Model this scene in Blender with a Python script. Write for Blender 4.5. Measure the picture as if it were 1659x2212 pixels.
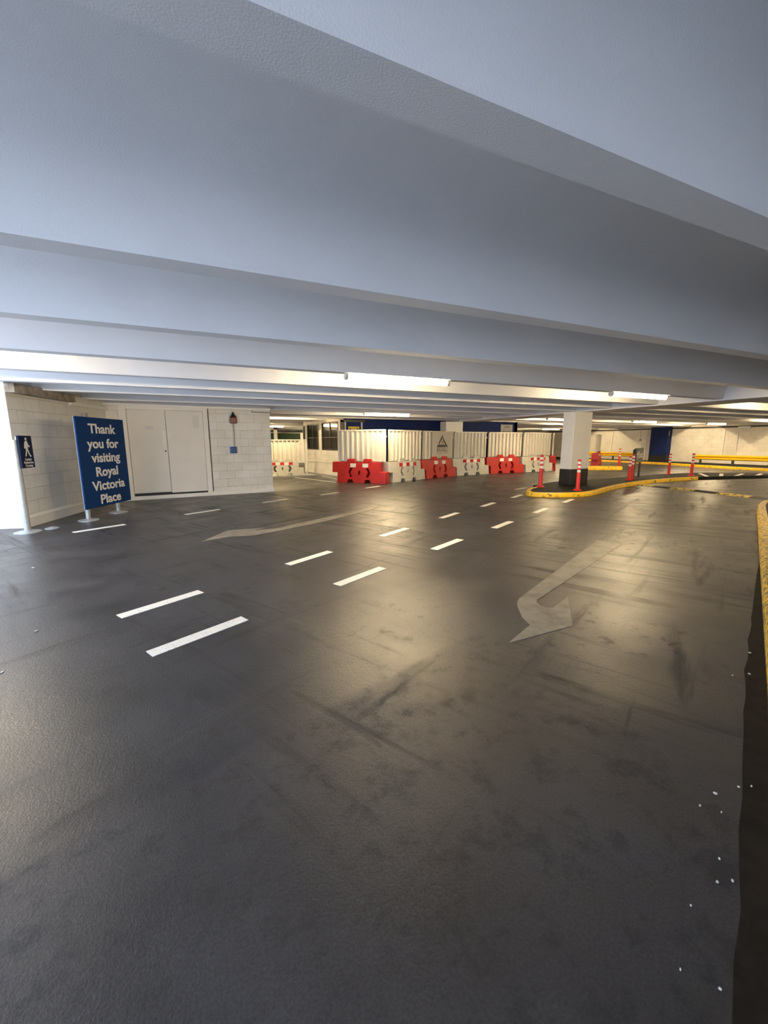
import bpy, bmesh, math, random
from mathutils import Vector, Matrix
random.seed(7)
S = bpy.context.scene
for o in list(bpy.data.objects): bpy.data.objects.remove(o)

# ------------------------------------------------------------------ camera, world, exposure
F, W, H = 875.0, 1659.0, 2212.0
RM = ((0.9121873501, -0.0716872115, 0.4034540643), (-0.4097677613, -0.1544145548, 0.8990253206), (-0.0021494386, -0.9854019936, -0.1702301117))
cd = bpy.data.cameras.new('camera'); cam = bpy.data.objects.new('camera', cd); S.collection.objects.link(cam)
cd.sensor_fit = 'VERTICAL'; cd.sensor_height = 24.0; cd.sensor_width = 18.0; cd.lens = F/H*24.0; cd.clip_start = 0.05; cd.clip_end = 300
m = Matrix.Identity(4)
for i in range(3):
    m[i][0] = RM[i][0]; m[i][1] = -RM[i][1]; m[i][2] = -RM[i][2]
m[0][3], m[1][3], m[2][3] = 0, 0, 1.6
cam.matrix_world = m
S.camera = cam
SKY = 5.6
LAMP = 235.0
w = bpy.data.worlds.new('sky'); S.world = w; w.use_nodes = True
bg = w.node_tree.nodes['Background']; bg.inputs[0].default_value = (0.60, 0.75, 1.0, 1); bg.inputs[1].default_value = SKY
S.view_settings.view_transform = 'Standard'; S.view_settings.look = 'None'; S.view_settings.gamma = 1; S.view_settings.exposure = 0.1
S.view_settings.use_curve_mapping = False
try:
    S.cycles.max_bounces = 10; S.cycles.diffuse_bounces = 7; S.cycles.sample_clamp_indirect = 8
except Exception: pass
D_ = math.radians
def portal(name, loc, rot, sx, sy):                    # openings to the street: sampling guides for the sky, they emit nothing
    l = bpy.data.lights.new(name, 'AREA'); l.shape = 'RECTANGLE'; l.size = sx; l.size_y = sy
    l.cycles.is_portal = True
    o = bpy.data.objects.new(name, l); S.collection.objects.link(o); o.location = loc; o.rotation_euler = rot
    return o
sl = bpy.data.lights.new('sun', 'SUN'); sl.energy = 20.0; sl.color = (0.66, 0.79, 1.0); sl.angle = D_(2)
so = bpy.data.objects.new('sun', sl); S.collection.objects.link(so); so.rotation_euler = (D_(-14), D_(20), 0)
portal('daylight_opening_side', (-4.35, 1.9, 1.65), (0, -math.pi/2, 0), 3.3, 15.8)
portal('daylight_opening_rear', (-2.65, -6.05, 1.65), (math.pi/2, 0, 0), 3.4, 3.3)

# ------------------------------------------------------------------ materials
def mat(name, col, rough=0.6, metal=0.0, var=0.0, vscale=6.0, bump=0.0, bscale=60.0, spec=0.5, emit=None, estr=0.0):
    M = bpy.data.materials.new(name); M.use_nodes = True
    nt = M.node_tree; b = nt.nodes['Principled BSDF']
    b.inputs['Base Color'].default_value = (*col, 1); b.inputs['Roughness'].default_value = rough; b.inputs['Metallic'].default_value = metal
    b.inputs['Specular IOR Level'].default_value = spec
    if var or bump:
        tc = nt.nodes.new('ShaderNodeTexCoord')
    if var:
        n = nt.nodes.new('ShaderNodeTexNoise'); n.inputs['Scale'].default_value = vscale; n.inputs['Detail'].default_value = 6
        nt.links.new(tc.outputs['Object'], n.inputs['Vector'])
        r = nt.nodes.new('ShaderNodeValToRGB'); r.color_ramp.elements[0].position = 0.3; r.color_ramp.elements[1].position = 0.7
        r.color_ramp.elements[0].color = (*[c*(1-var) for c in col], 1); r.color_ramp.elements[1].color = (*[min(1, c*(1+var)) for c in col], 1)
        nt.links.new(n.outputs['Fac'], r.inputs['Fac']); nt.links.new(r.outputs['Color'], b.inputs['Base Color'])
    if bump:
        n2 = nt.nodes.new('ShaderNodeTexNoise'); n2.inputs['Scale'].default_value = bscale; n2.inputs['Detail'].default_value = 4
        nt.links.new(tc.outputs['Object'], n2.inputs['Vector'])
        bp = nt.nodes.new('ShaderNodeBump'); bp.inputs['Strength'].default_value = bump; bp.inputs['Distance'].default_value = 0.01
        nt.links.new(n2.outputs['Fac'], bp.inputs['Height']); nt.links.new(bp.outputs['Normal'], b.inputs['Normal'])
    if emit:
        b.inputs['Emission Color'].default_value = (*emit, 1); b.inputs['Emission Strength'].default_value = estr
    return M

def worn_mat(name, col, worn, scale=9.0, lo=0.5, hi=0.62, rough=0.6, stretch=(1, 1, 1)):
    """paint with worn, chipped spots"""
    M = bpy.data.materials.new(name); M.use_nodes = True
    nt = M.node_tree; b = nt.nodes['Principled BSDF']; b.inputs['Roughness'].default_value = rough
    tc = nt.nodes.new('ShaderNodeTexCoord'); mp = nt.nodes.new('ShaderNodeMapping'); mp.inputs['Scale'].default_value = stretch
    n = nt.nodes.new('ShaderNodeTexNoise'); n.inputs['Scale'].default_value = scale; n.inputs['Detail'].default_value = 8; n.inputs['Roughness'].default_value = 0.65
    r = nt.nodes.new('ShaderNodeValToRGB'); r.color_ramp.elements[0].position = lo; r.color_ramp.elements[1].position = hi
    r.color_ramp.elements[0].color = (*col, 1); r.color_ramp.elements[1].color = (*worn, 1)
    nt.links.new(tc.outputs['Object'], mp.inputs['Vector']); nt.links.new(mp.outputs['Vector'], n.inputs['Vector'])
    nt.links.new(n.outputs['Fac'], r.inputs['Fac']); nt.links.new(r.outputs['Color'], b.inputs['Base Color'])
    return M

def block_mat(name, col, dark, bw=0.45, bh=0.245, depth=0.006):
    """painted blockwork: courses run along the local x axis, height is local z"""
    M = bpy.data.materials.new(name); M.use_nodes = True
    nt = M.node_tree; b = nt.nodes['Principled BSDF']; b.inputs['Roughness'].default_value = 0.55
    tc = nt.nodes.new('ShaderNodeTexCoord'); sp = nt.nodes.new('ShaderNodeSeparateXYZ'); cb = nt.nodes.new('ShaderNodeCombineXYZ')
    nt.links.new(tc.outputs['Object'], sp.inputs[0]); nt.links.new(sp.outputs['X'], cb.inputs['X']); nt.links.new(sp.outputs['Z'], cb.inputs['Y'])
    br = nt.nodes.new('ShaderNodeTexBrick'); br.inputs['Scale'].default_value = 1.0
    br.inputs['Brick Width'].default_value = bw; br.inputs['Row Height'].default_value = bh; br.inputs['Mortar Size'].default_value = 0.007; br.inputs['Mortar Smooth'].default_value = 0.6
    br.inputs['Color1'].default_value = (*col, 1); br.inputs['Color2'].default_value = (*[c*0.94 for c in col], 1); br.inputs['Mortar'].default_value = (*dark, 1)
    nt.links.new(cb.outputs[0], br.inputs['Vector'])
    n = nt.nodes.new('ShaderNodeTexNoise'); n.inputs['Scale'].default_value = 1.7; n.inputs['Detail'].default_value = 7
    nt.links.new(tc.outputs['Object'], n.inputs['Vector'])
    mx = nt.nodes.new('ShaderNodeMix'); mx.data_type = 'RGBA'; mx.blend_type = 'MULTIPLY'; mx.inputs[0].default_value = 1.0
    r = nt.nodes.new('ShaderNodeValToRGB'); r.color_ramp.elements[0].position = 0.3; r.color_ramp.elements[0].color = (0.86, 0.85, 0.83, 1); r.color_ramp.elements[1].position = 0.6; r.color_ramp.elements[1].color = (1, 1, 1, 1)
    nt.links.new(n.outputs['Fac'], r.inputs['Fac']); nt.links.new(br.outputs['Color'], mx.inputs[6]); nt.links.new(r.outputs['Color'], mx.inputs[7])
    nt.links.new(mx.outputs[2], b.inputs['Base Color'])
    bp = nt.nodes.new('ShaderNodeBump'); bp.invert = True; bp.inputs['Strength'].default_value = 0.8; bp.inputs['Distance'].default_value = depth
    nt.links.new(br.outputs['Fac'], bp.inputs['Height'])
    n2 = nt.nodes.new('ShaderNodeTexNoise'); n2.inputs['Scale'].default_value = 70
    nt.links.new(tc.outputs['Object'], n2.inputs['Vector'])
    bp2 = nt.nodes.new('ShaderNodeBump'); bp2.inputs['Strength'].default_value = 0.2; bp2.inputs['Distance'].default_value = 0.004
    nt.links.new(n2.outputs['Fac'], bp2.inputs['Height']); nt.links.new(bp.outputs['Normal'], bp2.inputs['Normal']); nt.links.new(bp2.outputs['Normal'], b.inputs['Normal'])
    return M

def asphalt_mat():
    M = bpy.data.materials.new('asphalt'); M.use_nodes = True
    nt = M.node_tree; N = nt.nodes; L = nt.links; b = N['Principled BSDF']
    tc = N.new('ShaderNodeTexCoord')
    def noise(scale, detail=5, rough=0.55, stretch=None, rot=0.0, dist=0.0):
        n = N.new('ShaderNodeTexNoise'); n.inputs['Scale'].default_value = scale; n.inputs['Detail'].default_value = detail; n.inputs['Roughness'].default_value = rough; n.inputs['Distortion'].default_value = dist
        mp = N.new('ShaderNodeMapping'); mp.vector_type = 'TEXTURE'; mp.inputs['Rotation'].default_value = (0, 0, rot)
        if stretch: mp.inputs['Scale'].default_value = stretch
        L.new(tc.outputs['Object'], mp.inputs['Vector']); L.new(mp.outputs['Vector'], n.inputs['Vector'])
        return n.outputs['Fac']
    def ramp(s, p0, p1, c0=0.0, c1=1.0):
        r = N.new('ShaderNodeMapRange'); r.interpolation_type = 'SMOOTHSTEP'
        r.inputs['From Min'].default_value = p0; r.inputs['From Max'].default_value = p1; r.inputs['To Min'].default_value = c0; r.inputs['To Max'].default_value = c1
        L.new(s, r.inputs['Value']); return r.outputs[0]
    def mth(op, a, c):
        q = N.new('ShaderNodeMath'); q.operation = op
        for k, v in ((0, a), (1, c)):
            if isinstance(v, (int, float)): q.inputs[k].default_value = v
            else: L.new(v, q.inputs[k])
        return q.outputs[0]
    big = noise(0.35, 4); mid = noise(1.6, 6); grain = noise(95, 3, 0.7); grain2 = noise(34, 4, 0.7)
    # tyre scuffs: noise stretched along the curving paths of turning cars
    sk1 = noise(2.2, 6, 0.6, (5.0, 0.55, 1), math.radians(28), 0.5)
    sk2 = noise(2.0, 6, 0.62, (6.0, 0.45, 1), math.radians(-62), 0.9)
    skm = noise(0.45, 3)
    sc1 = ramp(sk1, 0.54, 0.74); sc2 = mth('MULTIPLY', ramp(sk2, 0.50, 0.74), ramp(skm, 0.42, 0.56))
    scuff = mth('MAXIMUM', mth('MULTIPLY', sc1, 0.7), sc2)
    blot = mth('MULTIPLY', ramp(noise(7.0, 6, 0.65), 0.55, 0.66), ramp(big, 0.45, 0.6))
    # base tone
    tone = ramp(big, 0.3, 0.7, 0.026, 0.037)
    tone = mth('MULTIPLY', tone, ramp(mid, 0.25, 0.75, 0.75, 1.25))
    tone = mth('MULTIPLY', tone, ramp(grain, 0.3, 0.7, 0.72, 1.3))
    # a later strip of surfacing, coarser and more mottled, south of a straight seam
    sx = N.new('ShaderNodeSeparateXYZ'); L.new(tc.outputs['Object'], sx.inputs[0])
    dd = mth('ADD', mth('MULTIPLY', sx.outputs['X'], 0.295), mth('MULTIPLY', sx.outputs['Y'], -0.955))
    wob = mth('MULTIPLY', mth('SUBTRACT', noise(3.0, 4), 0.5), 0.14)
    old = mth('MULTIPLY', ramp(mth('ADD', dd, wob), -1.93, -1.86), ramp(mth('ADD', sx.outputs['X'], mth('MULTIPLY', wob, 4.0)), 1.7, 2.5, 1.0, 0.0))
    blot = mth('MAXIMUM', blot, mth('MULTIPLY', old, ramp(noise(5.0, 7, 0.7), 0.48, 0.66)))
    tone = mth('MULTIPLY', tone, mth('SUBTRACT', 1.0, mth('MULTIPLY', scuff, 0.6)))
    tone = mth('MULTIPLY', tone, mth('SUBTRACT', 1.0, mth('MULTIPLY', blot, 0.33)))
    cc = N.new('ShaderNodeCombineColor'); L.new(tone, cc.inputs[0]); L.new(mth('MULTIPLY', tone, 1.01), cc.inputs[1]); L.new(mth('MULTIPLY', tone, 1.16), cc.inputs[2])
    L.new(cc.outputs[0], b.inputs['Base Color'])
    # roughness: polished and matt patches
    ro = ramp(mid, 0.3, 0.7, 0.29, 0.41)
    ro = mth('ADD', ro, mth('MULTIPLY', scuff, 0.30)); ro = mth('ADD', ro, mth('MULTIPLY', blot, 0.16)); ro = mth('ADD', ro, mth('MULTIPLY', old, 0.10))
    # dusty, less trafficked band beside the right-hand kerb
    kd = mth('ADD', mth('MULTIPLY', mth('SUBTRACT', sx.outputs['Y'], mth('MULTIPLY', sx.outputs['X'], 0.4435)), 0.914), mth('MULTIPLY', wob, 3.0))
    dust = ramp(kd, -0.1, 0.85, 1.0, 0.0)
    ro = mth('ADD', ro, mth('MULTIPLY', dust, 0.22))
    L.new(ro, b.inputs['Roughness']); b.inputs['Specular IOR Level'].default_value = 0.5
    hgt = mth('ADD', mth('MULTIPLY', grain, 0.6), mth('MULTIPLY', grain2, 0.6))
    bp = N.new('ShaderNodeBump'); bp.inputs['Strength'].default_value = 0.5; bp.inputs['Distance'].default_value = 0.006
    L.new(hgt, bp.inputs['Height']); L.new(bp.outputs['Normal'], b.inputs['Normal'])
    return M

MA = asphalt_mat()
M_CEIL = mat('painted_concrete', (0.84, 0.84, 0.85), 0.75, var=0.03, vscale=1.2, bump=0.12, bscale=130)
M_WHITE = mat('white_paint', (0.80, 0.79, 0.76), 0.5, var=0.03, vscale=3)
M_BLOCK = block_mat('painted_blockwork', (0.80, 0.79, 0.75), (0.66, 0.64, 0.60))
M_BLOCK2 = block_mat('far_blockwork', (0.80, 0.77, 0.70), (0.70, 0.66, 0.58))
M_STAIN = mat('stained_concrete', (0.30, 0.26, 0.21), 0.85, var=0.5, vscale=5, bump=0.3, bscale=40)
M_DOOR = mat('door_paint', (0.76, 0.74, 0.70), 0.45, var=0.03, vscale=2)
M_DOORG = mat('faded_door_patch', (0.66, 0.65, 0.63), 0.5)
M_BLACK = mat('black_paint', (0.012, 0.012, 0.013), 0.45, var=0.3, vscale=8)
M_DARK = mat('dark_frame', (0.02, 0.018, 0.016), 0.5)
M_BLUE = mat('blue_sign', (0.003, 0.036, 0.150), 0.65, spec=0.12)
M_NAVY = mat('navy_sign', (0.005, 0.012, 0.042), 0.6, spec=0.12)
M_BLUEW = mat('blue_wall_paint', (0.006, 0.016, 0.085), 0.6, var=0.25, vscale=3, spec=0.15)
M_LETTER = mat('white_lettering', (0.82, 0.82, 0.80), 0.5)
M_SIGNEDGE = mat('sign_edge', (0.55, 0.57, 0.6), 0.5)
M_GALV = mat('galvanised_steel', (0.42, 0.46, 0.48), 0.45, metal=0.55, var=0.12, vscale=14)
M_RED = mat('red_plastic', (0.45, 0.016, 0.014), 0.38, var=0.12, vscale=4)
M_REDB = mat('bollard_red', (0.66, 0.030, 0.022), 0.4)
M_GREYW = mat('off_white_plastic', (0.52, 0.51, 0.46), 0.45, var=0.10, vscale=5)
M_REFW = mat('white_reflector', (0.85, 0.82, 0.78), 0.3)
M_REFR = mat('red_reflector', (0.50, 0.018, 0.015), 0.3)
M_HOARD = mat('white_steel', (0.66, 0.63, 0.55), 0.35, var=0.03)
M_BANNER = mat('banner_cloth', (0.52, 0.49, 0.43), 0.6)
M_LOGO = mat('logo_navy', (0.02, 0.022, 0.03), 0.5)
M_TAN = mat('logo_tan', (0.34, 0.21, 0.09), 0.5)
M_YEL = worn_mat('yellow_kerb_paint', (0.80, 0.49, 0.012), (0.10, 0.075, 0.03), 9.0, 0.54, 0.66, 0.5)
M_YELW = worn_mat('worn_yellow_kerb_paint', (0.62, 0.40, 0.03), (0.11, 0.085, 0.045), 16.0, 0.46, 0.56, 0.55)
M_RAIL = mat('yellow_rail_paint', (0.75, 0.44, 0.012), 0.35)
M_MARK = worn_mat('white_road_paint', (0.74, 0.73, 0.69), (0.36, 0.35, 0.33), 40, 0.56, 0.72, 0.6)
M_ARROW = worn_mat('worn_road_paint', (0.23, 0.21, 0.18), (0.13, 0.12, 0.105), 5, 0.42, 0.66, 0.5)
M_GUT = mat('dirty_gutter', (0.017, 0.014, 0.012), 0.9, var=0.3, vscale=8, bump=0.3, bscale=60, spec=0.15)
M_ISL = mat('island_asphalt', (0.015, 0.014, 0.012), 0.85, spec=0.25, var=0.3, vscale=5, bump=0.3, bscale=60)
M_HUMPY = worn_mat('hump_yellow', (0.55, 0.42, 0.10), (0.08, 0.065, 0.045), 14, 0.48, 0.56, 0.6)
M_HUMPB = mat('hump_black', (0.018, 0.017, 0.016), 0.6, var=0.3)
M_GLASS = mat('dark_glass', (0.05, 0.05, 0.042), 0.08)
M_GLASS.node_tree.nodes['Principled BSDF'].inputs['Transmission Weight'].default_value = 0.35
M_GREEN = mat('green_sheeting', (0.012, 0.040, 0.012), 0.7, var=0.4, vscale=4)
M_EXIT = mat('exit_sign_green', (0.14, 0.145, 0.14), 0.45)
M_EXITP = mat('exit_post_green', (0.03, 0.04, 0.032), 0.5)
M_YSIGN = mat('yellow_sign', (0.42, 0.33, 0.03), 0.5)
M_GSIGN = mat('grey_notice', (0.35, 0.35, 0.34), 0.5)
M_ALARM = mat('alarm_red', (0.10, 0.006, 0.010), 0.35)
M_CALL = mat('call_point_blue', (0.01, 0.08, 0.26), 0.4)
M_CONDUIT = mat('grey_conduit', (0.36, 0.36, 0.36), 0.5)
M_LAMPW = mat('lamp_housing_white', (0.75, 0.70, 0.6), 0.4)
M_TUBE = mat('lamp_diffuser_warm', (0.9, 0.85, 0.7), 0.4, emit=(1.0, 0.76, 0.43), estr=LAMP)
M_TUBEC = mat('bulkhead_diffuser', (0.9, 0.9, 0.9), 0.4, emit=(0.85, 0.95, 1.0), estr=4)
M_SCRAP = mat('white_scrap', (0.55, 0.54, 0.5), 0.7)

# ------------------------------------------------------------------ mesh helpers
class MB:
    def __init__(s): s.bm = bmesh.new()
    def _tf(s, vs, T):
        if T is not None: bmesh.ops.transform(s.bm, matrix=T, verts=vs)
    def box(s, x0, x1, y0, y1, z0, z1, T=None):
        vs = [s.bm.verts.new(p) for p in ((x0,y0,z0),(x1,y0,z0),(x1,y1,z0),(x0,y1,z0),(x0,y0,z1),(x1,y0,z1),(x1,y1,z1),(x0,y1,z1))]
        for f in ((0,3,2,1),(4,5,6,7),(0,1,5,4),(1,2,6,5),(2,3,7,6),(3,0,4,7)): s.bm.faces.new([vs[i] for i in f])
        s._tf(vs, T); return s
    def prism(s, poly, z0, z1, axis='z', T=None, taper=None):
        n = len(poly)
        mk = (lambda p, h: (p[0], p[1], h)) if axis == 'z' else (lambda p, h: (p[0], h, p[1])) if axis == 'y' else (lambda p, h: (h, p[0], p[1]))
        a = [s.bm.verts.new(mk(p, z0)) for p in poly]; c = [s.bm.verts.new(mk(p, z1)) for p in poly]
        s.bm.faces.new(a[::-1]); s.bm.faces.new(c)
        for i in range(n): s.bm.faces.new((a[i], a[(i+1) % n], c[(i+1) % n], c[i]))
        if taper:
            for v in a+c: v.co = taper(v.co)
        s._tf(a+c, T); return s
    def cyl(s, p0, p1, r0, r1=None, n=20, cap=True):
        r1 = r0 if r1 is None else r1
        p0 = Vector(p0); p1 = Vector(p1); d = (p1-p0).normalized(); u = d.orthogonal().normalized(); v = d.cross(u)
        A = [s.bm.verts.new(p0+(u*math.cos(t)+v*math.sin(t))*r0) for t in [2*math.pi*i/n for i in range(n)]]
        B = [s.bm.verts.new(p1+(u*math.cos(t)+v*math.sin(t))*r1) for t in [2*math.pi*i/n for i in range(n)]]
        for i in range(n): s.bm.faces.new((A[i], A[(i+1) % n], B[(i+1) % n], B[i]))
        if cap: s.bm.faces.new(A[::-1]); s.bm.faces.new(B)
        return s
    def lathe(s, prof, n=24, c=(0, 0)):
        rings = []
        for r, z in prof: rings.append([s.bm.verts.new((c[0]+r*math.cos(2*math.pi*i/n), c[1]+r*math.sin(2*math.pi*i/n), z)) for i in range(n)])
        for a, b in zip(rings, rings[1:]):
            for i in range(n): s.bm.faces.new((a[i], a[(i+1) % n], b[(i+1) % n], b[i]))
        s.bm.faces.new(rings[0][::-1]); s.bm.faces.new(rings[-1]); return s
    def tube(s, pts, r, n=10):
        for a, b in zip(pts, pts[1:]): s.cyl(a, b, r, r, n)
        return s
    def sweep(s, path, prof, closed_prof=True):
        """path: list of (x,y,z); prof: list of (side, up), side is to the left of travel"""
        rings = []
        for i, p in enumerate(path):
            a = Vector(path[max(0, i-1)]); b = Vector(path[min(len(path)-1, i+1)]); t = (b-a); t.z = 0; t.normalize(); nrm = Vector((-t.y, t.x, 0))
            rings.append([s.bm.verts.new(Vector(p)+nrm*q[0]+Vector((0, 0, q[1]))) for q in prof])
        k = len(prof)
        for a, b in zip(rings, rings[1:]):
            for i in range(k if closed_prof else k-1): s.bm.faces.new((a[i], b[i], b[(i+1) % k], a[(i+1) % k]))
        if closed_prof: s.bm.faces.new(rings[0]); s.bm.faces.new(rings[-1][::-1])
        return s
    def build(s, name, material, parent=None, smooth=None, bevel=0.0, loc=None, rotz=0.0):
        bmesh.ops.recalc_face_normals(s.bm, faces=s.bm.faces)
        me = bpy.data.meshes.new(name); s.bm.to_mesh(me); s.bm.free()
        me.materials.append(material)
        o = bpy.data.objects.new(name, me); S.collection.objects.link(o)
        if smooth is not None:
            for p in me.polygons: p.use_smooth = True
            me.set_sharp_from_angle(angle=math.radians(smooth))
        if bevel:
            bv = o.modifiers.new('bevel', 'BEVEL'); bv.width = bevel; bv.segments = 2; bv.limit_method = 'ANGLE'
        if parent is not None: o.parent = parent
        if loc is not None: o.location = loc
        o.rotation_euler.z = rotz
        return o

def tag(o, label=None, cat=None, group=None, kind=None):
    if label: o['label'] = label
    if cat: o['category'] = cat
    if group: o['group'] = group
    if kind: o['kind'] = kind
    return o
def thing(name, label, cat, loc=(0, 0, 0), rotz=0.0, group=None):
    o = bpy.data.objects.new(name, None); S.collection.objects.link(o); o.empty_display_size = 0.1
    o.location = loc; o.rotation_euler.z = rotz
    return tag(o, label, cat, group)
def struct(o): o['kind'] = 'structure'; return o
def dup(src, loc, rotz, label, group=None):
    r = src.copy(); S.collection.objects.link(r); r.location = loc; r.rotation_euler.z = rotz; r['label'] = label
    if group: r['group'] = group
    for ch in list(src.children):
        c = ch.copy(); S.collection.objects.link(c); c.parent = r
        for g in ch.children:
            d = g.copy(); S.collection.objects.link(d); d.parent = c
    return r
def text_mesh(name, lines, size, material, parent, bold=0.0, extrude=0.002, xs=1.0, y=0.0, label=None):
    """one child per line of (text, x, z) in a panel's own frame: x to the right, z up, the face looks to -y"""
    for txt, x, z in lines:
        cu = bpy.data.curves.new('t', 'FONT'); cu.body = txt; cu.size = size; cu.extrude = extrude; cu.offset = bold; cu.align_x = 'CENTER'; cu.align_y = 'CENTER'; cu.resolution_u = 4
        o = bpy.data.objects.new('t', cu); S.collection.objects.link(o)
        dg = bpy.context.evaluated_depsgraph_get(); dg.update()
        me = bpy.data.meshes.new_from_object(o.evaluated_get(dg)); me.name = name
        me.transform(Matrix.Translation((x, y, z)) @ Matrix.Diagonal((xs, 1, 1, 1)) @ Matrix.Rotation(math.pi/2, 4, 'X'))
        bpy.data.objects.remove(o); bpy.data.curves.remove(cu)
        me.materials.clear(); me.materials.append(material)
        o = bpy.data.objects.new(name, me); S.collection.objects.link(o); o.parent = parent
        tag(o, label)
def catmull(pts, n=6):
    out = []
    P = [pts[0]]+list(pts)+[pts[-1]]
    for i in range(1, len(P)-2):
        p0, p1, p2, p3 = [Vector(p) for p in P[i-1:i+3]]
        for k in range(n):
            t = k/n
            out.append(0.5*((2*p1)+(-p0+p2)*t+(2*p0-5*p1+4*p2-p3)*t*t+(-p0+3*p1-3*p2+p3)*t**3))
    out.append(Vector(pts[-1])); return [tuple(p) for p in out]
D = math.radians

# ------------------------------------------------------------------ floor and ceiling
b = MB(); b.box(-4.6, 33, -6.5, 48, -0.3, 0.0); struct(b.build('floor', MA))

b = MB(); b.box(-60, -4.6, -60, 60, -0.3, 0.0); b.box(-4.6, 33, -60, -6.5, -0.3, 0.0); struct(b.build('floor_outside', mat('pale_bounce_ground', (0.42, 0.41, 0.40), 0.8, var=0.1)))  # unseen ground, added pale so that it bounces daylight up to the ceiling

SOF, SLAB, EXPO = 2.63, 3.22, 0.8
RIBS = [-5.2, -3.6, -2.0, -0.43, 1.17, 2.79, 4.40, 6.0, 7.58, 9.0, 10.4, 12.1, 13.75, 15.5, 17.3, 19.1, 20.9, 22.7, 24.5, 26.3, 28.1, 29.9, 31.7, 33.5, 35.3, 37.1, 38.9, 40.7]
RW = 0.195
def ceiling_profile(y_start, y_end):
    """ribs with softly vaulted troughs between them"""
    R = [y for y in RIBS if y > y_start+0.1 and y+RW < y_end-0.1]
    pts = [(y_start, SOF)]
    edges = [(y_start, R[0])]+[(R[i]+RW, R[i+1]) for i in range(len(R)-1)]+[(R[-1]+RW, y_end)]
    for j, (c, a) in enumerate(edges):
        A = (a-c)/2; mid = (a+c)/2; hb = SLAB-SOF-0.02
        if j: pts.append((c-0.01, SOF))
        n = 22
        for k in range(n+1):
            th = math.pi*(1-k/n)
            pts.append((mid+A*math.copysign(abs(math.cos(th))**EXPO, math.cos(th)), SOF+0.02+hb*max(0.0, math.sin(th))**EXPO))
        if j < len(edges)-1: pts.append((a+0.01, SOF))
    pts.append((y_end, SOF))
    return pts
def ceiling(name, x0, x1, y0, y1):
    pr = ceiling_profile(y0, y1)
    b = MB(); A = [b.bm.verts.new((x0, y, z)) for y, z in pr]; B = [b.bm.verts.new((x1, y, z)) for y, z in pr]
    for i in range(len(pr)-1): b.bm.faces.new((A[i], A[i+1], B[i+1], B[i]))
    tA = [b.bm.verts.new((x, y, SLAB+0.25)) for x, y in ((x0, y0), (x0, y1))]; tB = [b.bm.verts.new((x, y, SLAB+0.25)) for x, y in ((x1, y0), (x1, y1))]
    b.bm.faces.new((tA[0], tB[0], tB[1], tA[1])); b.bm.faces.new([*A, tA[1], tA[0]]); b.bm.faces.new([*B, tB[1], tB[0]])
    b.bm.faces.new((A[0], B[0], tB[0], tA[0])); b.bm.faces.new((A[-1], B[-1], tB[1], tA[1]))
    return struct(b.build(name, M_CEIL, smooth=50))
BX0, BX1, BZ = 11.9, 13.1, 2.595
ceiling('ceiling', -4.3, BX0-0.02, -6.0, 42)
ceiling('ceiling', BX1+0.02, 31.2, -6.0, 42)
b = MB(); b.box(BX0, BX1, -6, 42, BZ, SLAB+0.25); b.box(BX0-0.10, BX0, -6, 42, 3.1, SLAB+0.25); b.box(BX1, BX1+0.10, -6, 42, 3.1, SLAB+0.25)
struct(b.build('ceiling_beam', M_CEIL, bevel=0.012))

# ------------------------------------------------------------------ walls
def wall(name, P0, P1, z0, z1, th, material, kind='structure'):
    """the face looking to the right of P0->P1 is the visible face; thickness goes to the left"""
    P0 = Vector((*P0, 0)); P1 = Vector((*P1, 0)); L = (P1-P0).length; a = math.atan2(P1.y-P0.y, P1.x-P0.x)
    b = MB(); b.box(0, L, 0, th, z0, z1)
    o = b.build(name, material, loc=P0, rotz=a); o['kind'] = kind
    return o
ZT = SLAB-0.005
CORN = (-3.13, 9.68)
wall('wall_left', (-7.5, 10.78), CORN, 0, ZT, 0.25, M_BLOCK)
wall('wall_left_side', CORN, (-2.22, 13.09), 0, ZT, 0.22, M_BLOCK)
DW0, DA = (-2.35, 13.07), D(6.7)
def dwp(s, off=0.0): return (-1.95+s*math.cos(DA)+off*math.sin(DA), 13.12+s*math.sin(DA)-off*math.cos(DA))
wd = wall('wall_left_rear', dwp(-0.45), dwp(4.09), 0, ZT, 1.6, M_BLOCK)
# white plinth along the foot of the walls
def plinth(name, P0, P1, h=0.15, out=0.035):
    P0 = Vector((*P0, 0)); P1 = Vector((*P1, 0)); L = (P1-P0).length; a = math.atan2(P1.y-P0.y, P1.x-P0.x)
    b = MB(); b.box(0, L, -out, 0.0, 0, h); return struct(b.build(name, M_WHITE, loc=P0, rotz=a, bevel=0.008))
plinth('baseboard_left', (-7.5, 10.78), CORN)
plinth('baseboard_left_side', (CORN[0]+0.0, CORN[1]), (-2.25, 12.97), 0.2, 0.05)
plinth('baseboard_left_rear', dwp(-0.2), dwp(4.12), 0.11, 0.05)
# stained edge beam along the top of the left blockwork
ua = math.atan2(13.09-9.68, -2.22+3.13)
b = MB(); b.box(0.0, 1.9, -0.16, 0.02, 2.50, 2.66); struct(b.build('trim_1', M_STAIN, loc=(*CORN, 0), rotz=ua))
b = MB(); b.box(1.9, 3.6, -0.07, 0.02, 2.44, 2.52); struct(b.build('trim_2', M_WHITE, loc=(*CORN, 0), rotz=ua))
b = MB(); b.box(-0.45, 4.09, -0.10, 0.0, 2.58, 2.72); struct(b.build('trim_3', M_WHITE, loc=(-1.95, 13.12, 0), rotz=DA))

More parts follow.
